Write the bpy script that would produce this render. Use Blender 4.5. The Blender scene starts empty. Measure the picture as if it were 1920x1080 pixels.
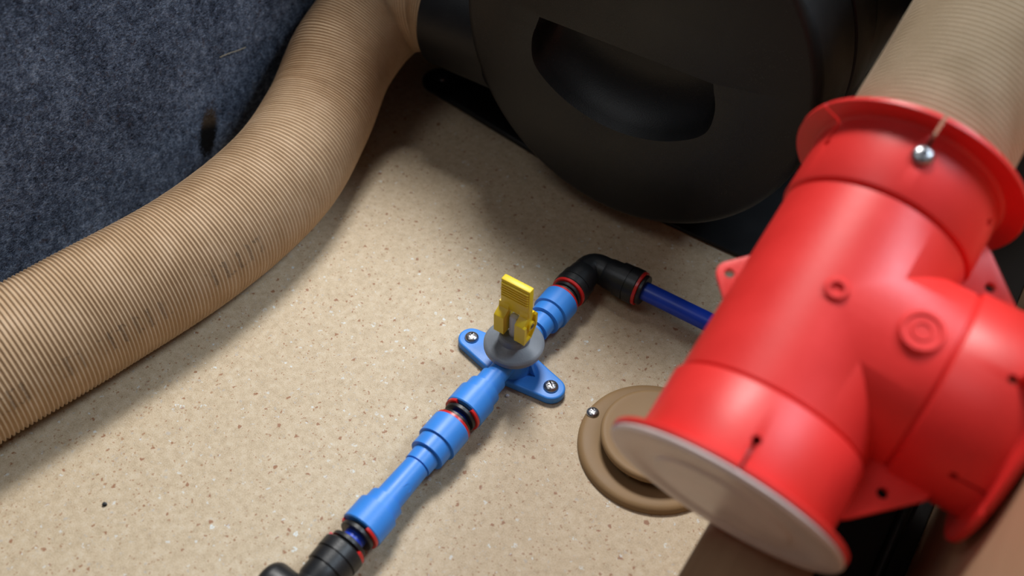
import bpy, bmesh, math, random
from mathutils import Vector, Matrix, Quaternion
random.seed(4)
SC = bpy.context.scene
COL = SC.collection
V = Vector

# ---------------------------------------------------------------- camera
FPX = 1800.0                                   # focal length in pixels of a 1920 px wide frame
PITCH, ROLL, AZ = math.radians(47), math.radians(3), math.radians(31.5)
CAM = V((0.177, -0.2938, 0.455))
R0 = V((math.cos(AZ), math.sin(AZ), 0)); FH = V((-math.sin(AZ), math.cos(AZ), 0)); UZ = V((0, 0, 1))
FWD = FH*math.cos(PITCH) - UZ*math.sin(PITCH)
U0 = FH*math.sin(PITCH) + UZ*math.cos(PITCH)
RGT = R0*math.cos(ROLL) + U0*math.sin(ROLL)
UPV = U0*math.cos(ROLL) - R0*math.sin(ROLL)
cam_d = bpy.data.cameras.new('camera'); cam = bpy.data.objects.new('camera', cam_d); COL.objects.link(cam)
m = Matrix.Identity(4)
for i in range(3):
    m[i][0], m[i][1], m[i][2], m[i][3] = RGT[i], UPV[i], -FWD[i], CAM[i]
cam.matrix_world = m
cam_d.sensor_width = 36; cam_d.lens = 36*FPX/1920; cam_d.clip_start = 0.01
cam_d.dof.use_dof = True; cam_d.dof.focus_distance = 0.565; cam_d.dof.aperture_fstop = 4.8
SC.camera = cam

# ---------------------------------------------------------------- light
w = bpy.data.worlds.new('world'); SC.world = w; w.use_nodes = True
bg = w.node_tree.nodes['Background']; bg.inputs[0].default_value = (0.86, 0.93, 1.0, 1); bg.inputs[1].default_value = 0.055
def area(name, loc, target, size, energy, col):
    d = bpy.data.lights.new(name, 'AREA'); d.shape = 'RECTANGLE'; d.size, d.size_y = size; d.energy = energy; d.color = col
    o = bpy.data.objects.new(name, d); COL.objects.link(o); o.location = loc
    o.rotation_euler = (V(target) - V(loc)).to_track_quat('-Z', 'Y').to_euler()
    return o
area('roof_light', (-0.36, 0.58, 1.25), (-0.02, 0.03, 0.0), (0.36, 0.30), 18.5, (1.0, 0.985, 0.96))
area('window_daylight', (0.62, 0.55, 1.15), (-0.05, 0.05, 0.05), (0.40, 0.30), 11.0, (0.72, 0.86, 1.0))
area('front_fill', (-0.45, -0.55, 1.40), (0.0, 0.0, 0.05), (0.60, 0.40), 2.2, (0.95, 0.97, 1.0))  # unseen fill from the front, added to lift the cap and right panel
SC.view_settings.view_transform = 'Standard'; SC.view_settings.look = 'None'
SC.view_settings.exposure = 0.0; SC.view_settings.gamma = 1.0; SC.view_settings.use_curve_mapping = False

# ---------------------------------------------------------------- materials
def newmat(name):
    mt = bpy.data.materials.new(name); mt.use_nodes = True
    nt = mt.node_tree; nt.nodes.clear()
    out = nt.nodes.new('ShaderNodeOutputMaterial'); b = nt.nodes.new('ShaderNodeBsdfPrincipled')
    nt.links.new(b.outputs[0], out.inputs[0])
    return mt, nt, b
class NG:
    """small node-graph helper"""
    def __init__(s, nt): s.nt = nt
    def n(s, t, **k):
        nd = s.nt.nodes.new(t)
        for a, v in k.items(): setattr(nd, a, v)
        return nd
    def link(s, a, b): s.nt.links.new(a, b)
    def coord(s, kind='Object'):
        return s.n('ShaderNodeTexCoord').outputs[kind]
    def mapping(s, vec, scale=(1, 1, 1), rot=(0, 0, 0), loc=(0, 0, 0)):
        mp = s.n('ShaderNodeMapping'); s.link(vec, mp.inputs[0])
        mp.inputs['Scale'].default_value = scale; mp.inputs['Rotation'].default_value = rot; mp.inputs['Location'].default_value = loc
        return mp.outputs[0]
    def noise(s, vec, scale, detail=2, rough=.5, dist=0):
        t = s.n('ShaderNodeTexNoise'); s.link(vec, t.inputs['Vector'])
        t.inputs['Scale'].default_value = scale; t.inputs['Detail'].default_value = detail
        t.inputs['Roughness'].default_value = rough; t.inputs['Distortion'].default_value = dist
        return t.outputs
    def voro(s, vec, scale, feature='F1', rnd=1.0):
        t = s.n('ShaderNodeTexVoronoi', feature=feature); s.link(vec, t.inputs['Vector'])
        t.inputs['Scale'].default_value = scale; t.inputs['Randomness'].default_value = rnd
        return t.outputs
    def math(s, op, a, b=None, c=None, clamp=False):
        nd = s.n('ShaderNodeMath', operation=op, use_clamp=clamp)
        for i, v in enumerate((a, b, c)):
            if v is None: continue
            if hasattr(v, 'type'): s.link(v, nd.inputs[i])
            else: nd.inputs[i].default_value = v
        return nd.outputs[0]
    def smooth(s, v, lo, hi):
        nd = s.n('ShaderNodeMapRange', interpolation_type='SMOOTHSTEP')
        s.link(v, nd.inputs[0]); nd.inputs[1].default_value = lo; nd.inputs[2].default_value = hi
        return nd.outputs[0]
    def ramp(s, v, stops):
        nd = s.n('ShaderNodeValToRGB'); s.link(v, nd.inputs[0]); el = nd.color_ramp.elements
        while len(el) < len(stops): el.new(.5)
        for e, (p, c) in zip(el, stops): e.position = p; e.color = (*c, 1)
        return nd.outputs[0]
    def mix(s, f, a, b, blend='MIX'):
        nd = s.n('ShaderNodeMix', data_type='RGBA', blend_type=blend)
        for sock, v in ((nd.inputs[0], f), (nd.inputs[6], a), (nd.inputs[7], b)):
            if hasattr(v, 'type'): s.link(v, sock)
            elif isinstance(v, tuple): sock.default_value = (*v, 1)
            else: sock.default_value = v
        return nd.outputs[2]
    def bump(s, h, strength, dist, bsdf):
        nd = s.n('ShaderNodeBump'); s.link(h, nd.inputs['Height']); nd.inputs['Strength'].default_value = strength
        nd.inputs['Distance'].default_value = dist; s.link(nd.outputs[0], bsdf.inputs['Normal'])
def plastic(name, col, rough=.4, var=.12, bump=.15, scale=900, dust=0.0, spec=.5):
    mt, nt, b = newmat(name); g = NG(nt); c = g.coord()
    n1 = g.noise(c, 45, 3)[0]; n2 = g.noise(c, scale, 2)[0]
    dark = tuple(x*(1-var) for x in col); lite = tuple(min(1, x*(1+var)) for x in col)
    base = g.ramp(n1, ((.3, dark), (.7, lite)))
    if dust:
        d = g.smooth(g.noise(c, 1500, 2, .7)[0], .62, .74); d = g.math('MULTIPLY', d, g.smooth(n1, .4, .75))
        base = g.mix(g.math('MULTIPLY', d, dust), base, (.45, .42, .4))
    g.link(base, b.inputs['Base Color'])
    g.link(g.math('MULTIPLY_ADD', n1, .16, rough-.08), b.inputs['Roughness'])
    b.inputs['Specular IOR Level'].default_value = spec
    if bump: g.bump(n2, bump, .0003, b)
    return mt
def metal(name, col, rough):
    mt, nt, b = newmat(name); g = NG(nt); c = g.coord()
    n = g.noise(c, 700, 3)[0]
    g.link(g.ramp(n, ((.25, tuple(x*.75 for x in col)), (.75, col))), b.inputs['Base Color'])
    b.inputs['Metallic'].default_value = 1; g.link(g.math('MULTIPLY_ADD', n, .2, rough-.1), b.inputs['Roughness'])
    return mt
M = {}
M['valve_blue'] = plastic('valve_blue', (.042, .255, .78), .42, .06, .12, 1200)
M['pipe_blue'] = plastic('pipe_blue', (.008, .055, .56), .36, .15, .1, 900)
M['fitting_black'] = plastic('fitting_black', (.011, .012, .014), .40, .2, .25, 1500, .2)
M['heater_black'] = plastic('heater_black', (.0075, .0075, .0082), .46, .12, .35, 1400, .15, .4)
M['dark_black'] = plastic('dark_black', (.006, .006, .007), .5, .1, .1)
M['collet_red'] = plastic('collet_red', (.60, .018, .018), .33, .08, .05)
M['lever_yellow'] = plastic('lever_yellow', (.80, .58, .014), .42, .06, .1)
M['bonnet_grey'] = plastic('bonnet_grey', (.20, .225, .26), .42, .18, .3, 1000)
M['stem_grey'] = plastic('stem_grey', (.48, .49, .50), .4, .1, .1)
M['tee_red'] = plastic('tee_red', (.76, .030, .026), .43, .05, .12, 500)
M['cap_taupe'] = plastic('cap_taupe', (.70, .555, .53), .35, .12, .1, 200)
M['vent_tan'] = plastic('vent_tan', (.29, .180, .085), .55, .06, .12, 900, 0, .3)
M['shade_black'] = plastic('shade_black', (.010, .008, .007), .75, .2, .3, 700)  # near-black colour for the strip that stands in for shade
M['hole_dark'] = plastic('hole_dark', (.01, .009, .008), .8, .1, 0)
M['steel'] = metal('steel', (.48, .48, .50), .32)
M['steel_dark'] = metal('steel_dark', (.22, .22, .24), .3)
M['straw'] = plastic('straw', (.42, .34, .2), .7)
M['paper_white'] = plastic('paper_white', (.7, .7, .72), .8)

def mat_floor():
    mt, nt, b = newmat('speckled_vinyl'); g = NG(nt); c = g.coord()
    big = g.noise(c, 9, 3)[0]; mid = g.noise(c, 260, 3, .6)[0]; fine = g.noise(c, 1500, 3, .7)[0]
    base = g.ramp(mid, ((.30, (.44, .330, .205)), (.55, (.545, .425, .28)), (.72, (.60, .495, .355))))
    base = g.mix(g.smooth(fine, .45, .75), base, (.60, .50, .37))
    base = g.mix(g.math('MULTIPLY', g.smooth(fine, .50, .30), .5), base, (.30, .20, .11))
    # warm brown grains of several sizes
    wob = g.n('ShaderNodeVectorMath', operation='MULTIPLY_ADD'); g.link(g.noise(c, 500, 2)[1], wob.inputs[0])
    wob.inputs[1].default_value = (.0034, .0034, .0034); g.link(c, wob.inputs[2]); wc = wob.outputs[0]
    def grains(scale, keep, rad, col, amt, base, off):
        v = g.voro(g.mapping(wc, loc=off), scale)
        sep = g.n('ShaderNodeSeparateColor'); g.link(v['Color'], sep.inputs[0])
        r = g.math('MULTIPLY_ADD', sep.outputs[1], rad*.6, rad*.5)
        d = g.math('SUBTRACT', r, v['Distance'])
        f = g.math('MULTIPLY', g.smooth(d, 0, rad*.35), g.math('GREATER_THAN', sep.outputs[0], keep))
        return g.mix(g.math('MULTIPLY', f, amt), base, col)
    base = grains(520, .66, .30, (.50, .47, .42), .6, base, (.9, .1, 0))
    base = grains(300, .80, .30, (.40, .39, .38), .45, base, (.2, .6, 0))
    base = grains(480, .62, .36, (.31, .145, .060), .75, base, (.1, .2, 0))
    base = grains(230, .78, .29, (.27, .105, .04), .85, base, (.3, .1, 0))
    base = grains(105, .82, .185, (.26, .10, .04), .88, base, (.7, .4, 0))
    base = grains(250, .80, .24, (.66, .72, .74), .55, base, (.45, .15, 0))
    # broken pale flecks, thicker in some areas than in others
    v = g.voro(g.mapping(wc, loc=(.5, .8, 0)), 135); sep = g.n('ShaderNodeSeparateColor'); g.link(v['Color'], sep.inputs[0])
    ring = g.math('ABSOLUTE', g.math('SUBTRACT', v['Distance'], g.math('MULTIPLY', sep.outputs[1], .15)))
    fl = g.math('MULTIPLY', g.smooth(ring, .075, .025), g.math('GREATER_THAN', sep.outputs[0], .25))
    fl = g.math('MULTIPLY', fl, g.smooth(g.noise(c, 520, 2)[0], .46, .56))
    fl = g.math('MULTIPLY', fl, g.smooth(big, .28, .48))
    base = g.mix(g.math('MULTIPLY', fl, .66), base, (.70, .79, .82))
    g.link(base, b.inputs['Base Color']); b.inputs['Roughness'].default_value = .55
    g.bump(g.math('ADD', fine, mid), .28, .0006, b)
    return mt
M['floor'] = mat_floor()

def mat_carpet(fibre=False):
    mt, nt, b = newmat('blue_grey_felt_fibre' if fibre else 'blue_grey_felt'); g = NG(nt); c = g.coord()
    mp = g.mapping(c, (1, .55, 1), (.6, 0, 0))
    f1 = g.noise(mp, 900, 3, .7, .6)[0]; f2 = g.noise(c, 190, 3, .6)[0]; f3 = g.noise(c, 34, 2)[0]
    h = g.math('ADD', g.math('MULTIPLY', f1, .62), g.math('MULTIPLY', f2, .38))
    h = g.math('ADD', h, g.math('MULTIPLY', g.math('SUBTRACT', f3, .5), .22))
    col = g.ramp(h, ((.34, (.010, .014, .024)), (.46, (.075, .092, .135)), (.55, (.17, .205, .28)), (.70, (.40, .45, .55))))
    brn = g.math('MULTIPLY', g.smooth(g.noise(c, 260, 2)[0], .60, .72), .5)
    col = g.mix(brn, col, (.085, .062, .065))
    # dirty torn slit in the felt
    mp2 = g.mapping(c, (0, 1, 1), (0, 0, 0), (0, -.0432-.095, -.030))
    rot = g.n('ShaderNodeVectorRotate'); g.link(mp2, rot.inputs[0]); rot.inputs['Axis'].default_value = (1, 0, 0); rot.inputs['Angle'].default_value = .36
    ln = g.n('ShaderNodeVectorMath', operation='MULTIPLY'); g.link(rot.outputs[0], ln.inputs[0]); ln.inputs[1].default_value = (0, 112, 46)
    le = g.n('ShaderNodeVectorMath', operation='LENGTH'); g.link(ln.outputs[0], le.inputs[0])
    e = g.math('ADD', le.outputs['Value'], g.math('MULTIPLY', g.math('SUBTRACT', g.noise(c, 600, 2)[0], .5), .9))
    sep = g.n('ShaderNodeSeparateXYZ'); g.link(rot.outputs[0], sep.inputs[0])
    dirt = g.mix(g.smooth(sep.outputs[2], .002, .010), (.006, .005, .005), (.085, .055, .035))
    col = g.mix(g.smooth(e, 1.1, .65), col, dirt)
    g.link(col, b.inputs['Base Color']); b.inputs['Roughness'].default_value = .95
    b.inputs['Specular IOR Level'].default_value = .15
    if not fibre: g.bump(g.math('ADD', f1, f2), .9, .002, b)
    return mt
M['carpet'] = mat_carpet(); M['carpet_fibre'] = mat_carpet(True)

def mat_wood(name, c0, c1, axis):
    mt, nt, b = newmat(name); g = NG(nt); c = g.coord()
    sc = [60, 60, 60]; sc[axis] = 4
    n = g.noise(g.mapping(c, tuple(sc)), 3, 4, .6, .4)[0]
    g.link(g.ramp(n, ((.3, c0), (.7, c1))), b.inputs['Base Color']); b.inputs['Roughness'].default_value = .5
    g.bump(n, .1, .0005, b)
    return mt
M['wood'] = mat_wood('brown_wood', (.50, .315, .185), (.56, .37, .225), 1)
M['wood_pale'] = mat_wood('pale_wood', (.30, .20, .12), (.37, .255, .155), 1)

def mat_duct(name, lettered, cols):
    mt, nt, b = newmat(name); g = NG(nt); uv = g.coord('UV'); c = g.coord()
    n1 = g.noise(c, 60, 3)[0]; n2 = g.noise(c, 1100, 2, .6)[0]
    col = g.ramp(g.math('ADD', g.math('MULTIPLY', n1, .6), g.math('MULTIPLY', n2, .4)), ((.3, cols[0]), (.5, cols[1]), (.7, cols[2])))
    # scuffed streaks along the winding
    st = None
    if lettered: st = g.smooth(g.noise(g.mapping(uv, (420, 9, 1)), 1, 3, .6)[0], .62, .78)
    if lettered: col = g.mix(g.math('MULTIPLY', st, .16), col, (.24, .155, .09))
    if lettered:   # worn grey stamp running along one side, broken up by the ribs
        sep = g.n('ShaderNodeSeparateXYZ'); g.link(uv, sep.inputs[0]); u, v = sep.outputs[0], sep.outputs[1]
        band = g.math('LESS_THAN', g.math('ABSOLUTE', g.math('SUBTRACT', v, .788)), .026)
        word = g.smooth(g.noise(g.mapping(uv, (46, .1, 1)), 1, 1)[0], .46, .52)
        wv = g.math('SINE', g.math('MULTIPLY', u, 780))
        stem = g.smooth(g.math('ADD', wv, g.math('MULTIPLY', g.noise(g.mapping(uv, (300, 60, 1)), 1, 2)[0], 1.2)), 1.15, 1.45)
        bars = g.smooth(g.noise(g.mapping(uv, (260, 70, 1), loc=(4, 2, 0)), 1, 1)[0], .56, .62)
        bars = g.math('MULTIPLY', bars, g.smooth(g.math('ABSOLUTE', g.math('SUBTRACT', g.math('ABSOLUTE', g.math('SUBTRACT', v, .788)), .019)), .006, .003))
        ink = g.math('MULTIPLY', g.math('MULTIPLY', g.math('MAXIMUM', stem, bars), band), word)
        ink = g.math('MULTIPLY', ink, g.smooth(n2, .35, .55)); ink = g.math('MULTIPLY', ink, g.math('LESS_THAN', u, .285))
        col = g.mix(g.math('MULTIPLY', ink, .48), col, (.05, .045, .045))
    g.link(col, b.inputs['Base Color']); b.inputs['Roughness'].default_value = .62
    b.inputs['Specular IOR Level'].default_value = .35
    g.bump(n2, .25, .0002, b)
    return mt
M['duct_stamped'] = mat_duct('duct_paper_stamped', True, ((.41, .270, .155), (.48, .330, .20), (.54, .385, .25)))
M['duct'] = mat_duct('duct_paper_cool_lit', False, ((.50, .40, .28), (.55, .445, .32), (.60, .49, .36)))  # same paper, with the cool light put into a paler, greyer colour

# ---------------------------------------------------------------- mesh helpers
def thing(name, label, cat, loc=(0, 0, 0), group=None):
    o = bpy.data.objects.new(name, None); COL.objects.link(o); o.location = loc; o.empty_display_size = .02
    o['label'] = label; o['category'] = cat
    if group: o['group'] = group
    bpy.context.view_layer.update()
    return o
def world_loc(o):
    p = V((0, 0, 0))
    while o is not None: p = p + o.location; o = o.parent
    return p
def obj(name, bm, mat, parent=None, smooth=35, label=None):
    """link a bmesh given in world coordinates as one mesh object (origin = its parent's, or its own base)"""
    if parent is not None: org = world_loc(parent)
    else:
        xs = [v.co for v in bm.verts]
        org = V(((min(p.x for p in xs)+max(p.x for p in xs))/2, (min(p.y for p in xs)+max(p.y for p in xs))/2, min(p.z for p in xs)))
    bmesh.ops.translate(bm, verts=bm.verts, vec=-org)
    me = bpy.data.meshes.new(name); bm.to_mesh(me); bm.free()
    finish(me, mat, smooth)
    o = bpy.data.objects.new(name, me); COL.objects.link(o)
    if parent is not None: o.parent = parent
    else: o.location = org
    if label: o['label'] = label
    return o
def finish(me, mat, smooth):
    me.materials.clear(); me.materials.append(M[mat] if isinstance(mat, str) else mat)
    if smooth:
        me.polygons.foreach_set('use_smooth', [True]*len(me.polygons))
        me.set_sharp_from_angle(angle=math.radians(smooth))
    me.update()
def tag(o, label, cat, group=None, kind=None):
    o['label'] = label; o['category'] = cat
    if group: o['group'] = group
    if kind: o['kind'] = kind
    return o
def struct(o, label):
    o['kind'] = 'structure'; o['label'] = label; return o
def frame_of(axis):
    a = V(axis).normalized()
    up = V((0, 0, 1)) if abs(a.z) < .9 else V((0, 1, 0))
    x = (up - a*up.dot(a)).normalized()
    return a, x, a.cross(x)
def lathe(bm, p0, axis, prof, seg=48, a0=0, a1=2*math.pi, closed=False):
    """revolve (s, r) pairs about axis through p0; an r of 0 makes a pole; closed joins last ring to first"""
    a, x, y = frame_of(axis); p0 = V(p0); full = abs(a1-a0-2*math.pi) < 1e-6
    n = seg if full else seg+1
    rings = []
    for s, r in prof:
        if r < 1e-7: rings.append([bm.verts.new(p0+a*s)]); continue
        rings.append([bm.verts.new(p0+a*s+(x*math.cos(a0+(a1-a0)*i/seg)+y*math.sin(a0+(a1-a0)*i/seg))*r) for i in range(n)])
    pairs = list(zip(rings, rings[1:]))
    if closed: pairs.append((rings[-1], rings[0]))
    for A, B in pairs:
        for i in range(n if full else n-1):
            j = (i+1) % n
            if len(A) == 1 and len(B) == 1: continue
            if len(A) == 1: f = (A[0], B[j], B[i])
            elif len(B) == 1: f = (A[i], A[j], B[0])
            else: f = (A[i], A[j], B[j], B[i])
            try: bm.faces.new(f)
            except ValueError: pass
    if not full and closed:
        bm.faces.new([r[0] for r in rings]); bm.faces.new([r[-1] for r in reversed(rings)])
    bmesh.ops.recalc_face_normals(bm, faces=bm.faces)
def ring(bm, p0, axis, s0, s1, r_in, r_out, seg=48, a0=0, a1=2*math.pi, bev=.0003):
    b = bev
    lathe(bm, p0, axis, [(s0, r_in), (s0, r_out-b), (s0+b, r_out), (s1-b, r_out), (s1, r_out-b), (s1, r_in)], seg, a0, a1, True)
def box(bm, lo, hi, bev=0, seg=2, mat=None):
    r = bmesh.ops.create_cube(bm, size=1)
    vs = r['verts']
    for v in vs:
        v.co = V(((lo[0]+hi[0])/2+v.co.x*(hi[0]-lo[0]), (lo[1]+hi[1])/2+v.co.y*(hi[1]-lo[1]), (lo[2]+hi[2])/2+v.co.z*(hi[2]-lo[2])))
    if bev:
        es = list({e for v in vs for e in v.link_edges})
        r = bmesh.ops.bevel(bm, geom=es, offset=bev, segments=seg, affect='EDGES', profile=.5)
        vs = list({v for f in r['faces'] for v in f.verts} | {v for v in vs if v.is_valid})
    if mat is not None:
        bmesh.ops.transform(bm, matrix=mat, verts=[v for v in vs if v.is_valid])
def catmull(pts, per):
    P = [V(p) for p in pts]; P = [P[0]*2-P[1]] + P + [P[-1]*2-P[-2]]; out = []
    for i in range(1, len(P)-2):
        for k in range(per):
            t = k/per; a, b, c, d = P[i-1:i+3]
            out.append(.5*((2*b)+(c-a)*t+(2*a-5*b+4*c-d)*t*t+(3*b-a-3*c+d)*t**3))
    out.append(P[-2]); return out
def resample(pts, step):
    L = [0]
    for a, b in zip(pts, pts[1:]): L.append(L[-1]+(b-a).length)
    n = max(2, int(round(L[-1]/step))); out = []; j = 0
    for i in range(n+1):
        s = L[-1]*i/n
        while j < len(L)-2 and L[j+1] < s: j += 1
        out.append(pts[j].lerp(pts[j+1], (s-L[j])/max(1e-9, L[j+1]-L[j])))
    return out
def sweep(bm, pts, radius, seg, uv=False, caps=True, up=(0, 0, 1)):
    """tube along pts with parallel-transported frames; radius is a number or f(index, angle, s)"""
    n = len(pts); T = [(pts[min(i+1, n-1)]-pts[max(i-1, 0)]).normalized() for i in range(n)]
    x = V(up); x = (x-T[0]*x.dot(T[0])).normalized(); rows = []; s = 0
    lay = bm.loops.layers.uv.verify() if uv else None
    S = []
    for i in range(n):
        if i: x = T[i-1].rotation_difference(T[i]) @ x; s += (pts[i]-pts[i-1]).length
        x = (x-T[i]*x.dot(T[i])).normalized(); y = T[i].cross(x); S.append(s); row = []
        for k in range(seg):
            th = 2*math.pi*k/seg; r = radius(i, th, s) if callable(radius) else radius
            row.append(bm.verts.new(pts[i]+(x*math.cos(th)-y*math.sin(th))*r))
        rows.append(row)
    for i in range(n-1):
        for k in range(seg):
            j = (k+1) % seg
            f = bm.faces.new((rows[i][k], rows[i+1][k], rows[i+1][j], rows[i][j]))
            if uv:
                for l, (q, t) in zip(f.loops, ((i, k), (i+1, k), (i+1, k+1), (i, k+1))): l[lay].uv = (S[q], t/seg)
    if caps: bm.faces.new(rows[0]); bm.faces.new(list(reversed(rows[-1])))
    bmesh.ops.recalc_face_normals(bm, faces=bm.faces)
def plate(bm, outline, z0, z1, bev, fr=None, seg=3, both=True):
    """extrude a 2D outline (counter-clockwise) between z0 and z1, rounding the rim; fr = (origin, x, y, z)"""
    o, x, y, z = fr or (V((0, 0, 0)), V((1, 0, 0)), V((0, 1, 0)), V((0, 0, 1)))
    n = len(outline); P = [V((p[0], p[1])) for p in outline]
    def inset(d):
        out = []
        for i in range(n):
            a, b, c = P[i-1], P[i], P[(i+1) % n]
            e1 = (b-a).normalized(); e2 = (c-b).normalized()
            nn = V((-e1.y-e2.y, e1.x+e2.x))
            nn = nn/max(.6, nn.length)*1.0 if nn.length else V((0, 0))
            nn.normalize(); k = 1/max(.5, nn.dot(V((-e1.y, e1.x))))
            out.append(b+nn*d*k)
        return out
    lev = []
    if both and bev:
        for i in range(seg+1): t = i/seg*math.pi/2; lev.append((z0+bev*(1-math.sin(t)), bev*(1-math.cos(t)), ))
        lev = [(z0+bev*(1-math.cos(i/seg*math.pi/2)), bev*(1-math.sin(i/seg*math.pi/2))) for i in range(seg+1)]
    else: lev = [(z0, 0)]
    lev += [(z1-bev*(1-math.sin(i/seg*math.pi/2)), bev*(1-math.cos(i/seg*math.pi/2))) for i in range(seg+1)] if bev else [(z1, 0)]
    rows = []
    for zz, d in lev: rows.append([bm.verts.new(o+x*p.x+y*p.y+z*zz) for p in inset(d)])
    for A, B in zip(rows, rows[1:]):
        for i in range(n):
            j = (i+1) % n; bm.faces.new((A[i], A[j], B[j], B[i]))
    bm.faces.new(list(reversed(rows[0]))); bm.faces.new(rows[-1])
    bmesh.ops.recalc_face_normals(bm, faces=bm.faces)
def hull2(circles, seg=64):
    """convex hull outline (ccw) of circles (x, y, r)"""
    pts = [(cx+r*math.cos(2*math.pi*i/seg), cy+r*math.sin(2*math.pi*i/seg)) for cx, cy, r in circles for i in range(seg)]
    pts = sorted(set(pts)); 
    def half(ps):
        h = []
        for p in ps:
            while len(h) > 1 and (h[-1][0]-h[-2][0])*(p[1]-h[-2][1])-(h[-1][1]-h[-2][1])*(p[0]-h[-2][0]) <= 1e-12: h.pop()
            h.append(p)
        return h[:-1]
    return half(pts)+half(pts[::-1])
def boolean(bm, ops, bevel=None):
    """apply boolean operations [(mode, cutter bmesh)] to bm; returns a new bmesh"""
    def tmp(b):
        me = bpy.data.meshes.new('tmp'); b.to_mesh(me); b.free(); o = bpy.data.objects.new('tmp', me); COL.objects.link(o); return o
    o = tmp(bm); cs = []
    for mode, c in ops:
        co = tmp(c); cs.append(co); md = o.modifiers.new('b', 'BOOLEAN'); md.operation = mode; md.object = co; md.solver = 'EXACT'
    if bevel:
        md = o.modifiers.new('v', 'BEVEL'); md.width = bevel; md.segments = 2; md.limit_method = 'ANGLE'; md.angle_limit = math.radians(40)
    dg = bpy.context.evaluated_depsgraph_get(); me = bpy.data.meshes.new_from_object(o.evaluated_get(dg), depsgraph=dg)
    out = bmesh.new(); out.from_mesh(me)
    for q in [o]+cs:
        d = q.data; bpy.data.objects.remove(q); bpy.data.meshes.remove(d)
    bpy.data.meshes.remove(me); return out
def BM(): return bmesh.new()

# ---------------------------------------------------------------- the setting
bm = BM(); box(bm, (-.30, -.75, -.018), (.265, .56, 0))
struct(obj('floor', bm, 'floor', smooth=0), 'beige speckled vinyl floor with brown grains and pale flecks')
bm = BM(); box(bm, (-.305, -.75, 0), (-.285, .56, .26), .004)
wl = struct(obj('wall_left', bm, 'carpet', smooth=0), 'side wall covered in blue-grey felt carpet')
bm = BM(); box(bm, (.2325, -.75, 0), (.2485, .56, .26), .001)
struct(obj('wall_right', bm, 'wood', smooth=0), 'brown wooden panel beside the red duct tee')
bm = BM(); box(bm, (-.285, .53, 0), (.2325, .548, .26), .001)
struct(obj('wall_back', bm, 'wood', smooth=0), 'brown wooden panel behind the black heater')
bm = BM(); box(bm, (-.305, .205, .2605), (.105, .56, .2765), .0015)  # out-of-view board added to keep light off the floor round the heater
struct(obj('shade_board', bm, 'wood', smooth=0), 'unseen wooden board added over the heater to shade the floor')
# thin divider the tee rests above
bm = BM(); box(bm, (.1425, -.75, 0), (.1900, .082, .079), .0015)
struct(obj('trim_1', bm, 'wood_pale', smooth=0), 'light brown wooden ledge standing on the floor under the red tee')
# felt pile
bm = BM()
verts = []; faces = []
rnd = random.Random(7)
for i in range(52000):
    y = rnd.uniform(-.26, .24); z = rnd.uniform(.0, .25); a = rnd.uniform(0, 2*math.pi); l = rnd.uniform(.0012, .0042)
    d = V((0, math.cos(a), math.sin(a))); nrm = V((0, -d.z, d.y)); wdt = rnd.uniform(.00005, .00011)
    p = V((-.2850, y, z)); h = rnd.uniform(.0002, .0013); k = len(verts)
    q = p+d*l*.5+V((h, 0, 0))+nrm*rnd.uniform(-.0006, .0006); e = p+d*l+V((rnd.uniform(0, h), 0, 0))
    verts += [p-nrm*wdt, p+nrm*wdt, q-nrm*wdt, q+nrm*wdt, e]
    faces += [(k, k+1, k+3, k+2), (k+2, k+3, k+4)]
bm.free(); me = bpy.data.meshes.new('felt_pile'); org = world_loc(wl)
me.from_pydata([v-org for v in verts], [], faces); finish(me, 'carpet_fibre', 0)
fo = bpy.data.objects.new('felt_pile', me); COL.objects.link(fo); fo.parent = wl; fo['kind'] = 'stuff'

# ---------------------------------------------------------------- paper ducts
def duct(name, label, pts, r, mat, pitch=.00242, depth=.0007, seg=72, wander=.10, group='corrugated paper air ducts', up=(0, 0, 1)):
    path = resample(catmull(pts, 40), pitch/6)
    bm = BM(); rn = random.Random(3)
    ph = [0.0]
    for i in range(len(path)): ph.append(ph[-1]+2*math.pi/6*(1+wander*math.sin(i*.013+1.3*math.sin(i*.0041))))
    def rad(i, th, s):
        c = math.cos(ph[i]-th)
        return r + depth*(c if c > 0 else -abs(c)**.6) + .00025*math.sin(s*37+2*th)
    sweep(bm, path, rad, seg, uv=True, caps=False, up=up)
    o = obj(name, bm, mat, None, smooth=179); return tag(o, label, 'duct', group)
duct('air_duct', 'tan corrugated paper air duct lying on the floor along the felt wall', [
    (-.236, -.30, .0375), (-.2265, -.20, .0375), (-.2130, -.125, .0375), (-.2010, -.045, .0375), (-.2050, .030, .0380), (-.2240, .090, .0420),
    (-.2400, .140, .0600), (-.2360, .183, .0790), (-.2080, .199, .0895), (-.170, .200, .0905)], .0369, 'duct_stamped')

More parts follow.
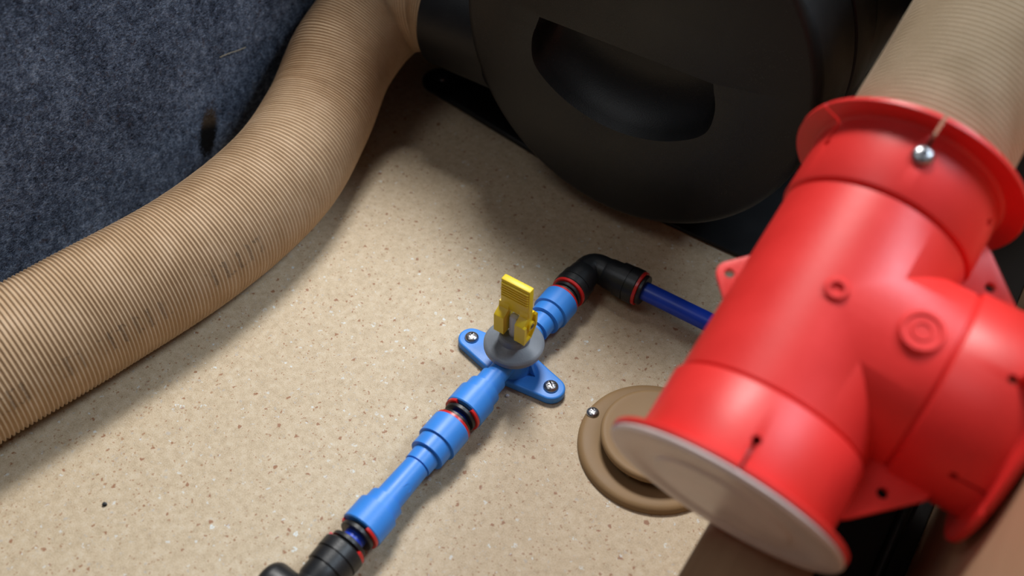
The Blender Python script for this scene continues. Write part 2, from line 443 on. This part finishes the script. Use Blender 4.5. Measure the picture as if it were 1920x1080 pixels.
# ---------------------------------------------------------------- heater
HX, HY, HZ, HR = -.026, .153, .133, .117
heater = thing('heater_unit', 'large black drum-shaped heater with a half-moon handle recess', 'heater', (HX, .29, 0))
bm = BM(); e = .006
prof = [(0, 0), (0, HR-e)] + [(e-e*math.cos(t), HR-e+e*math.sin(t)) for t in (math.pi/8*k for k in range(1, 5))] + \
       [(.050, HR+.0005), (.0502, HR-.004), (.0535, HR-.004), (.054, HR+.001), (.085, HR+.001), (.085, 0)]
lathe(bm, (HX, HY, HZ), (0, 1, 0), prof, 160)
half = [(.058, .008), (.0625, -.011), (.0575, -.029), (.0325, -.0445), (0, -.0505)]
low = catmull([(x, z, 0) for x, z in half] + [(-x, z, 0) for x, z in reversed(half[:-1])], 8)
outl = [(p.x-.003, p.y) for p in low]                       # from top right round the bottom to top left
cut = BM(); rows = []
for dy, k, dz in ((-.004, 1.02, -.001), (.006, .985, .002), (.016, .955, .009), (.024, .92, .020), (.026, .85, .026)):
    rows.append([cut.verts.new((HX+x*k, HY+dy, HZ+(z*(k if z < 0 else 1))+(dz if z < 0 else -dz*.15))) for x, z in outl])
n = len(outl)
for A_, B_ in zip(rows, rows[1:]):
    for i in range(n): cut.faces.new((A_[i], A_[(i+1) % n], B_[(i+1) % n], B_[i]))
cut.faces.new(rows[0]); cut.faces.new(list(reversed(rows[-1]))); bmesh.ops.recalc_face_normals(cut, faces=cut.faces)
bm = boolean(bm, [('DIFFERENCE', cut)], .0013)
obj('front_cover', bm, 'heater_black', heater, 32)
bm = BM(); lathe(bm, (HX, HY, HZ), (0, 1, 0), [(.0855, 0), (.0855, HR-.003), (.0885, HR-.003), (.089, HR), (.27, HR), (.275, HR-.005), (.275, 0)], 128)
obj('drum_body', bm, 'heater_black', heater)
def collar(bm, p0, axis, L, r):
    lathe(bm, p0, axis, [(0, r-.003), (0, r-.0006), (.0008, r), (L*.72, r), (L*.73, r-.0012), (L*.77, r-.0012), (L*.78, r+.0004), (L, r+.0004), (L, r-.003)], 72, closed=True)
bm = BM(); collar(bm, (-.187, .200, .0905), (1, 0, 0), .075, .0432)
obj('outlet_collar', bm, 'heater_black', heater)
bm = BM(); collar(bm, (.150, .36, .15), (-1, 0, 0), .07, .0432)
obj('outlet_collar', bm, 'heater_black', heater)

# ---------------------------------------------------------------- screws
def screw_mesh(r):
    bm = BM(); h = r*.62
    prof = [(0, r*.96)] + [(h*math.sin(t), r*math.cos(t)**.75) for t in (math.pi/2*k/9 for k in range(1, 9))] + [(h, 0)]
    lathe(bm, (0, 0, 0), (0, 0, 1), [(-.0012, 0), (-.0012, r*.96)]+prof, 36)
    ops = []
    for a in (0, math.pi/2):
        c = BM(); box(c, (-r*.60, -r*.115, h*.30), (r*.60, r*.115, h*2)); bmesh.ops.rotate(c, verts=c.verts, cent=(0, 0, 0), matrix=Matrix.Rotation(a, 3, 'Z')); ops.append(('DIFFERENCE', c))
    c = BM(); lathe(c, (0, 0, h*.22), (0, 0, 1), [(0, 0), (0, r*.12), (h, r*.26), (h, 0)], 16); ops.append(('DIFFERENCE', c))
    bm = boolean(bm, ops, r*.035)
    me = bpy.data.meshes.new('screw'); bm.to_mesh(me); bm.free(); return me
SM = {}
def screw(parent, loc, r, mat='steel', nrm=(0, 0, 1), spin=0):
    if (r, mat) not in SM:
        me = screw_mesh(r); finish(me, mat, 38); SM[(r, mat)] = me
    o = bpy.data.objects.new('screw', SM[(r, mat)]); COL.objects.link(o); o.parent = parent
    o.location = V(loc)-world_loc(parent)
    o.rotation_euler = (V(nrm).to_track_quat('Z', 'Y') @ Quaternion((0, 0, 1), spin)).to_euler()
    o['label'] = 'cross-head steel screw'
    return o

bm = BM(); box(bm, (-.02, .180, 0), (.135, .425, .0035), .001); obj('shade_plate', bm, 'dark_black', heater, 0)  # black sheet added where the floor by the heater lies in shade
# heater mounting feet on the floor
for sx, sy in ((-1, .222), (1, .31), (-1, .38), (1, .40)):
    x0 = HX+sx*.075; x1 = -.2150 if sx < 0 else HX+.13
    bm = BM(); plate(bm, hull2([(x0, sy-.030, .004), (x0, sy+.026, .004), (x1, sy, .0155)], 40), 0, .005, .0015)
    box(bm, (min(x0, x0+sx*.03), sy-.02, .003), (max(x0, x0+sx*.03), sy+.02, .075), .002)
    ft = obj('foot', bm, 'dark_black', heater, 40)
    if sx < 0: screw(heater, (x1, sy, .005), .0045, 'steel_dark', spin=.4)

# ---------------------------------------------------------------- water fittings
PX, PZ = -.0065, .0152
RC, RM, RN = .0117, .0102, .0081
YA = V((0, 1, 0))
def socket(p_end, axis, parent, pts, gap=None, out=1.0, mat_ring='collet_red'):
    """collet in the mouth of a fitting: red clip ring and black collet; axis points out of the fitting"""
    a0, a1 = gap or (0, 2*math.pi)
    bm = BM(); ring(bm, p_end, axis, -.0006, .0016, .0074, RC-.0005, 56, a0, a1); obj('clip_ring', bm, 'collet_red', parent, label='red clip ring')
    bm = BM(); lathe(bm, p_end, axis, [(-.003, .0061), (-.003, .0078), (.0016*out, .0078), (.0018*out, .0098), (.0036*out, .0098), (.0040*out, .0094), (.0040*out, .0061)], 56, closed=True)
    obj('collet', bm, 'fitting_black', parent, label='black collet')
def mouth(prof_r):   # a fitting's open end: bore edge
    return [(0, .0095), (0, prof_r-.0006), (.0006, prof_r)]

# -- stop valve
VC = V((PX-.0010, .0128, 0))
valve = thing('stop_valve', 'blue inline stop valve with upright yellow lever screwed to the floor', 'valve', VC)
bm = BM()
P0 = V((PX, VC.y-.0522, PZ))
prof = [(0, .0085), (0, RC-.0006), (.0006, RC), (.0130, RC), (.0134, RM), (.0203, RM), (.0207, RN), (.0298, RN), (.0302, .0064), (.0742, .0064), (.0746, RN), (.0837, RN),
        (.0841, RM), (.0910, RM), (.0914, RC), (.1038, RC), (.1044, RC-.0006), (.1044, .0085)]
prof = [(0, 0)]+prof+[(.1044, 0)]
lathe(bm, P0, YA, prof, 64)
obj('valve_body', bm, 'valve_blue', valve, 30)
bm = BM(); s1, s2 = V((-.0388, .0146)), V((.0205, .0108))
cx, cy = VC.x-.0006, VC.y
plate(bm, hull2([(s1.x, s1.y, .0083), (s2.x, s2.y, .0086), (cx, cy, .0140)], 72), 0, .0058, .0014, seg=4)
obj('mounting_plate', bm, 'valve_blue', valve, 35)
bm = BM(); lathe(bm, (VC.x, VC.y, 0), (0, 0, 1), [(.004, 0), (.004, .0138), (.0060, .0124), (.0185, .0118), (.0225, .0150), (.0225, 0)], 56)
obj('hub', bm, 'valve_blue', valve, 30)
for sx in (-1, 1):
    bm = BM(); vs = [(sx*.011, .0055), (sx*.0165, .0055), (sx*.0118, .0165), (sx*.011, .0165)]
    A_ = [bm.verts.new((VC.x+x, VC.y-.0009, z)) for x, z in vs]; B_ = [bm.verts.new((VC.x+x, VC.y+.0009, z)) for x, z in vs]
    bm.faces.new(A_); bm.faces.new(list(reversed(B_)))
    for i in range(4): bm.faces.new((A_[i], A_[(i+1) % 4], B_[(i+1) % 4], B_[i]))
    bmesh.ops.recalc_face_normals(bm, faces=bm.faces); obj('web', bm, 'valve_blue', valve)
bm = BM(); rd = .0178
lathe(bm, (VC.x, VC.y, 0), (0, 0, 1), [(.0213, 0), (.0213, rd-.0014), (.0222, rd-.0002), (.0228, rd), (.0252, rd), (.0260, rd-.0006), (.0266, rd-.0018),
      (.0284, .0102), (.0290, .0092), (.0330, .0086), (.0338, .0078), (.0338, 0)], 80)
bonnet = obj('bonnet', bm, 'bonnet_grey', valve, 30, label='grey disc-shaped bonnet')
TL = Matrix.Translation((VC.x+.0004, VC.y, .0362)) @ Matrix.Scale(.9, 4, (0, 0, 1)) @ Matrix.Rotation(math.radians(0.5), 4, 'Y') @ Matrix.Rotation(math.radians(2), 4, 'X')
def lbox(bm, lo, hi, bev=.0006): box(bm, lo, hi, bev, 2, TL)
bm = BM(); lbox(bm, (-.0030, -.0038, -.005), (.0030, .0038, .0165), .0022); obj('stem', bm, 'stem_grey', valve, 40, label='pale grey stem')
lever = BM()
lbox(lever, (-.0095, -.0020, .0195), (.0095, .0026, .0455), .0009)
# sloping shoulders that widen into the two hinge cheeks
def prism_x(bm, yz, x0, x1):
    A_ = [bm.verts.new(TL @ V((x0, y, z))) for y, z in yz]; B_ = [bm.verts.new(TL @ V((x1, y, z))) for y, z in yz]
    bm.faces.new(A_); bm.faces.new(list(reversed(B_)))
    for i in range(len(yz)): bm.faces.new((A_[i], A_[(i+1) % len(yz)], B_[(i+1) % len(yz)], B_[i]))
    bmesh.ops.recalc_face_normals(bm, faces=bm.faces)
cheek = [(-.0072, .0012), (-.0066, .0004), (.0005, .0004), (.0058, .0080), (.0062, .0185), (.0052, .0205), (.0026, .0215), (.0026, .0245), (-.0020, .0245), (-.0024, .0200), (-.0066, .0172), (-.0072, .0165)]
for x0, x1 in ((-.0102, -.0037), (.0037, .0090)): prism_x(lever, cheek, x0, x1)
lever_o = obj('lever', lever, 'lever_yellow', valve, 35, label='yellow folding lever')
for i in range(6):
    bm = BM(); z = .0310+i*.0022; lbox(bm, (-.0088, -.0029, z), (.0088, -.0012, z+.0011), .0003)
    obj('grip_ridge', bm, 'lever_yellow', lever_o)
# open side of the right cheek: a raised rim round the hinge boss
rim = [(-.0072, .0012), (-.0066, .0004), (.0005, .0004), (.0058, .0080), (.0062, .0185), (.0052, .0205), (-.0066, .0172)]
bm = BM(); prism_x(bm, [(-.0072, .0008), (-.0050, .0008), (-.0050, .0165), (-.0072, .0165)], .0090, .0106)
prism_x(bm, [(-.0050, .0008), (.0005, .0004), (.0058, .0080), (.0044, .0086), (-.0002, .0020), (-.0050, .0024)], .0090, .0106)
prism_x(bm, [(.0058, .0080), (.0062, .0185), (.0052, .0205), (.0040, .0190), (.0044, .0086)], .0090, .0106)
obj('cheek_rim', bm, 'lever_yellow', lever_o)
pc = TL @ V((.0088, .0005, .0118)); pa = (TL.to_3x3() @ V((1, 0, 0)))
bm = BM(); ring(bm, pc, pa, 0, .0018, .0014, .0031, 32); obj('hinge_boss', bm, 'lever_yellow', lever_o)
bm = BM(); lathe(bm, pc, pa, [(-.002, 0), (-.002, .0015), (.0021, .0015), (.0024, .0010), (.0024, 0)], 24); obj('hinge_pin', bm, 'steel_dark', lever_o)
screw(valve, (s1.x, s1.y, .0058), .0044, 'steel', spin=.5)
screw(valve, (s2.x, s2.y, .0058), .0046, 'steel', spin=.9)
socket(P0, -YA, valve, None, (math.radians(20), math.radians(325)))
socket(P0+YA*.1044, YA, valve, None)

# -- inline connector
c0 = V((PX, -.1277, PZ))
conn = thing('inline_connector', 'blue straight connector with stepped collars between the valve and an elbow', 'pipe fitting', (PX, -.089, 0))
bm = BM()
lathe(bm, c0, YA, [(0, 0), (0, RC-.0006), (.0006, RC), (.0135, RC), (.0141, RM-.0002), (.0205, RM-.0004), (.0212, .0078), (.0455, .0072), (.0459, .0072), (.0460, .0066), (.0465, .0066), (.0466, .0078), (.0544, .0080),
      (.0547, .0080), (.0548, RM), (.0630, RM), (.0634, RM), (.0635, RC), (.0770, RC), (.0776, RC-.0006), (.0776, 0)], 64)
obj('connector_body', bm, 'valve_blue', conn, 30)
bm = BM()   # small moulded roundel on the neck
nrm = V((.80, -.05, .60)).normalized(); pc = V((PX, -.0965, PZ))+nrm*.0070
ring(bm, pc, nrm, -.0012, .0004, .0021, .0026, 32, bev=.0001)
obj('moulded_roundel', bm, 'valve_blue', conn)
socket(c0, -YA, conn, None, (math.radians(75), math.radians(330)))
socket(c0+YA*.0776, YA, conn, None)

# -- black elbows
def elbow(label, corner, d1, d2, L1, L2, gap1, gap2, plugged=False):
    corner = V(corner); d1, d2 = V(d1), V(d2)
    t = thing('elbow_connector', label, 'pipe fitting', (corner.x, corner.y, 0))
    bm = BM(); rr = .0094; f = .0072
    arc = [corner+d1*L1*.8] + [corner+d1*f+(-d1*f)*(1-(1-k/8)**2)*1.0+d2*f*(k/8)**2 for k in range(9)] + [corner+d2*L2*.8]
    sweep(bm, resample(arc, .0015), rr, 40)
    if plugged:
        lathe(bm, corner, d2, [(.004, 0), (.004, .0092), (.008, .0104)]+[(L2-.006+.006*math.sin(t), .0108-.006*(1-math.cos(t))) for t in (math.pi/16*k for k in range(9))]+[(L2, 0)], 56)
    for d, L in ((d1, L1),) if plugged else ((d1, L1), (d2, L2)):
        lathe(bm, corner, d, [(L*.30, 0), (L*.30, .0092), (L*.36, .0100), (L*.56, .0102), (L*.58, .0102), (L*.585, .0112), (L*.78, .0114), (L*.785, .0109), (L*.80, .0109), (L*.805, RC), (L-.0008, RC), (L, RC-.0008), (L, 0)], 56)
    obj('elbow_body', bm, 'fitting_black', t, 32)
    socket(corner+d1*L1, d1, t, None, gap1)
    if not plugged: socket(corner+d2*L2, d2, t, None, gap2)
    return t
CY = .1025
elbow('black elbow fitting between the stop valve and the long blue pipe', (PX, CY, PZ), (0, -1, 0), (1, 0, 0), .0285, .0345, None, None)
LC = -.1735
elbow('black elbow fitting on the end of the blue inline connector', (PX, LC, PZ), (0, 1, 0), (-1, 0, 0), .0335, .0225, (math.radians(60), math.radians(300)), None, True)

# -- blue pipes
def pipe(name, label, pts, r=.006):
    bm = BM(); sweep(bm, resample([V(p) for p in pts], .02), r, 40)
    return tag(obj(name, bm, 'pipe_blue', None, 60), label, 'pipe', 'blue water pipes')
pipe('water_pipe', 'long dark blue plastic pipe running from the elbow under the red tee', [(PX+.030, CY, PZ), (.12, CY+.0005, PZ-.001), (.2320, CY+.001, PZ-.002)])
pipe('water_pipe', 'short dark blue pipe joining the inline connector to the stop valve', [(PX, -.060, PZ), (PX, -.030, PZ)])
pipe('water_pipe', 'short dark blue pipe joining the inline connector to the black elbow', [(PX, -.150, PZ), (PX, -.118, PZ)])
pipe('water_pipe', 'short dark blue pipe joining the stop valve to the black elbow', [(PX, .055, PZ), (PX, .085, PZ)])
pipe('water_pipe', 'dark blue pipe leaving the lower black elbow along the floor', [(PX-.028, LC, PZ), (-.26, LC, PZ)]) if False else None

# ---------------------------------------------------------------- floor vent
vc = V((.0882, .0113, 0)); VR = .0424
vent = thing('floor_vent', 'tan round floor vent with a raised cap', 'vent', vc)
bm = BM()
lathe(bm, vc, (0, 0, 1), [(0, .020), (0, VR), (.0020, VR), (.0034, VR-.0006), (.0044, VR-.0018), (.0047, VR-.0030), (.0049, VR-.0045), (.0046, .029), (.0030, .0255), (.0030, .020)], 96, closed=True)
obj('base_flange', bm, 'vent_tan', vent, 35)
bm = BM(); lathe(bm, vc, (0, 0, 1), [(.0006, 0), (.0006, .0205), (.0016, .0205), (.0016, 0)], 48); obj('throat', bm, 'hole_dark', vent)
bm = BM()
lathe(bm, vc, (0, 0, 1), [(.0100, 0), (.0100, .0285), (.0104, .0298), (.0114, .0305), (.0132, .0306), (.0142, .0302), (.0149, .0292), (.0150, .0278), (.0147, .026), (.0147, 0)], 96)
obj('cap', bm, 'vent_tan', vent, 35)
for k in range(8):
    a = math.radians(-93.5+45*k); d = V((math.cos(a), math.sin(a), 0)); t = V((-d.y, d.x, 0))
    bm = BM(); box(bm, (.0235, -.0011, .0025), (.0272, .0011, .0108), .0004, 1, Matrix.Translation(vc) @ Matrix.Rotation(a, 4, 'Z'))
    obj('spacer_post', bm, 'vent_tan', vent)
screw(vent, (.0497, .0098, .0046), .0038, 'steel', spin=.7)
screw(vent, vc+V((.0385, .0015, .0046)), .0038, 'steel', spin=.2)

# ---------------------------------------------------------------- red duct tee
TC = V((.149053, -.008003, .163937))
TA = V((.023541, .931842, .362100)); TB = V((.998866, -.006930, -.047105)); TN = V((.041385, -.362798, .930948))
LT, MT, RB, RS, RF = .0802, .0450, .0389, .0404, .0496
tee = thing('duct_tee', 'red plastic duct tee with flanged ends and screw lugs', 'duct tee', TC)
def tube_prof(ends):
    p = []
    for sg in ((-1, 1) if ends == 2 else (1,)):
        q = [(MT-.0006, RB), (MT, RB-.0010), (MT+.0010, RB-.0010), (MT+.0012, RS-.0008), (MT+.0022, RS), (LT-.0040, RS-.0002), (LT-.0028, RS+.0010), (LT-.0026, RF-.0004), (LT-.0022, RF), (LT-.0006, RF), (LT, RF-.0006), (LT, 0)]
        p += [(-s, r) for s, r in reversed(q)] if sg < 0 else q
    return p
bm = BM(); lathe(bm, TC, TA, tube_prof(2), 144)
br = BM(); lathe(br, TC, TB, [(0, 0), (0, RB-.0001)]+tube_prof(1), 144)
ops = [('UNION', br)]
RI = .0372
def cyl(p, a, s0, s1, r, seg=96):
    b = BM(); lathe(b, p, a, [(s0, 0), (s0, r), (s1, r), (s1, 0)], seg); return b
ops += [('DIFFERENCE', cyl(TC, TA, -.1, .1, RI)), ('DIFFERENCE', cyl(TC, TB, 0, .1, RI-.0002))]
def slots(axis, sgn, up, side, offs):
    for dg in offs:
        a = math.radians(dg); d = up*math.cos(a)+side*math.sin(a); c = TC+axis*sgn*.0655; t = axis.cross(d)
        b = BM(); mt = Matrix(((axis.x*sgn, t.x, d.x, TC.x), (axis.y*sgn, t.y, d.y, TC.y), (axis.z*sgn, t.z, d.z, TC.z), (0, 0, 0, 1)))
        box(b, (.0655, -.00075, .030), (.09, .00075, .056), 0, 2, mt); bmesh.ops.recalc_face_normals(b, faces=b.faces); ops.append(('DIFFERENCE', b))
        ops.append(('DIFFERENCE', cyl(c, d, .030, .056, .0018, 24)))
slots(TA, 1, TN, TB, (-56, 4, 64, 124, 184, 244)); slots(TA, -1, TN, TB, (3, 123, 243)); slots(TB, 1, TN, -TA, (2, 62, 122, 242, 302))
bm = boolean(bm, ops)
tee_body = obj('tee_body', bm, 'tee_red', tee, 40)
FR = (TC, TA, TB, TA.cross(TB))    # lug plane: x along the run, y along the branch
def lug(outline, hole):
    b = BM(); plate(b, outline, -.0017, .0017, .0005, FR)
    c = cyl(TC+TA*hole[0]+TB*hole[1], TN, -.01, .01, .0022, 28)
    obj('lug', boolean(b, [('DIFFERENCE', c)]), 'tee_red', tee, 40)
lug(hull2([(.0028, -.0424, .0056), (.0175, -.0345, .0012), (-.0118, -.0345, .0012)], 48), (.0028, -.0424))
for sg in (1, -1):
    o = [(.036, .036), (.0655, .036), (.0650, .0410), (.0628, .0437), (.0452, .0610), (.0425, .0635), (.0375, .0640)]
    lug([(x*sg, y) for x, y in (o if sg > 0 else o[::-1])], (.0485*sg, .0490))
bm = BM(); ring(bm, TC+TN*(RB-.0015), TN, -.002, .0030, .0026, .0046, 40, bev=.0006); obj('gate_boss', bm, 'tee_red', tee, 40)
bc = TC+TB*.0326
bm = BM(); lathe(bm, bc+TN*(RB-.002), TN, [(-.004, 0), (-.004, .0082), (.0026, .0082), (.0032, .0076), (.0032, .0064), (.0026, .0060), (.0026, .0040), (.0031, .0036), (.0031, .0030), (.0026, .0028), (.0026, 0)], 48)
obj('moulded_roundel', bm, 'tee_red', tee, 40)
sd = (TN*math.cos(math.radians(4))+TB*math.sin(math.radians(4)))
screw(tee, TC+TA*.0655+sd*(RS+.0004), .0044, 'steel', sd, .3)

# end cap closing the low end of the tee
ec = TC-TA*LT
bm = BM()
lathe(bm, ec, -TA, [(-.012, .0350), (-.012, .0369), (.0002, .0369), (.0002, .0488), (.0012, .0494), (.0024, .0486), (.0030, .0460), (.0026, .0385), (.0018, .0370), (.0018, .0290), (.0026, .0282), (.0030, .0), ], 96)
tag(obj('end_cap', bm, 'cap_taupe', None, 40), 'greyish taupe round cap closing the low end of the red tee', 'cap')

# ducts joined to the tee
def on_t(s, b=0, n=0): return TC+TA*s+TB*b+TN*n
p1 = on_t(.062); p2 = on_t(.15)
duct('air_duct', 'tan corrugated paper air duct rising from the upper end of the red tee', [p1, on_t(.09), on_t(.15), on_t(.22)+V((.0, 0, .002)), on_t(.30)+V((-.002, 0, .004)), V((.158, .40, .32)), V((.160, .529, .365))], .0358, 'duct', depth=.0008, pitch=.0026, wander=.015)
duct('air_duct', 'short tan corrugated duct from the branch of the red tee into the wooden panel', [on_t(0, .060), on_t(0, .075), on_t(0, .0832)], .0358, 'duct', depth=.0008, pitch=.0026, wander=.015)

# ---------------------------------------------------------------- small odds and ends
bm = BM(); box(bm, (.1910, -.70, 0), (.2320, .46, .003), .0008)  # black sheet standing in for deep shade on the bare floor
tag(obj('shade_strip', bm, 'shade_black', None, 0), 'black strip added for the shade on the floor beside the wooden ledge', 'mat')
bm = BM(); sweep(bm, resample([V((.2195, -.55, .0062)), V((.2195, .085, .0062))], .05), .0032, 20)
tag(obj('cable', bm, 'dark_black', None, 60), 'black cable lying on the added shade strip behind the wooden ledge', 'cable')
bm = BM(); sweep(bm, catmull([(-.2838, .0660, .0806), (-.2832, .075, .0795), (-.2832, .082, .0778), (-.2838, .0895, .0762)], 8), .0002, 6)
tag(obj('straw_strand', bm, 'straw', None, 60), 'thin pale strand of straw stuck to the felt wall', 'straw')
def crumb(name, label, loc, r, mat, seed):
    rn = random.Random(seed); bm = BM(); bmesh.ops.create_icosphere(bm, subdivisions=2, radius=r)
    for v in bm.verts: v.co *= rn.uniform(.7, 1.25); v.co.z = max(-r*.5, v.co.z*.7)
    bmesh.ops.translate(bm, verts=bm.verts, vec=V(loc)+V((0, 0, r*.5)))
    tag(obj(name, bm, mat, None, 50), label, 'debris')
crumb('grit', 'tiny black speck of grit on the bare floor beside the tan duct', (-.1327, -.1866, 0), .0013, 'dark_black', 2)
crumb('paper_scrap', 'tiny white scrap on the floor beside the valve plate', (.0012, -.0058, 0), .0011, 'paper_white', 5)
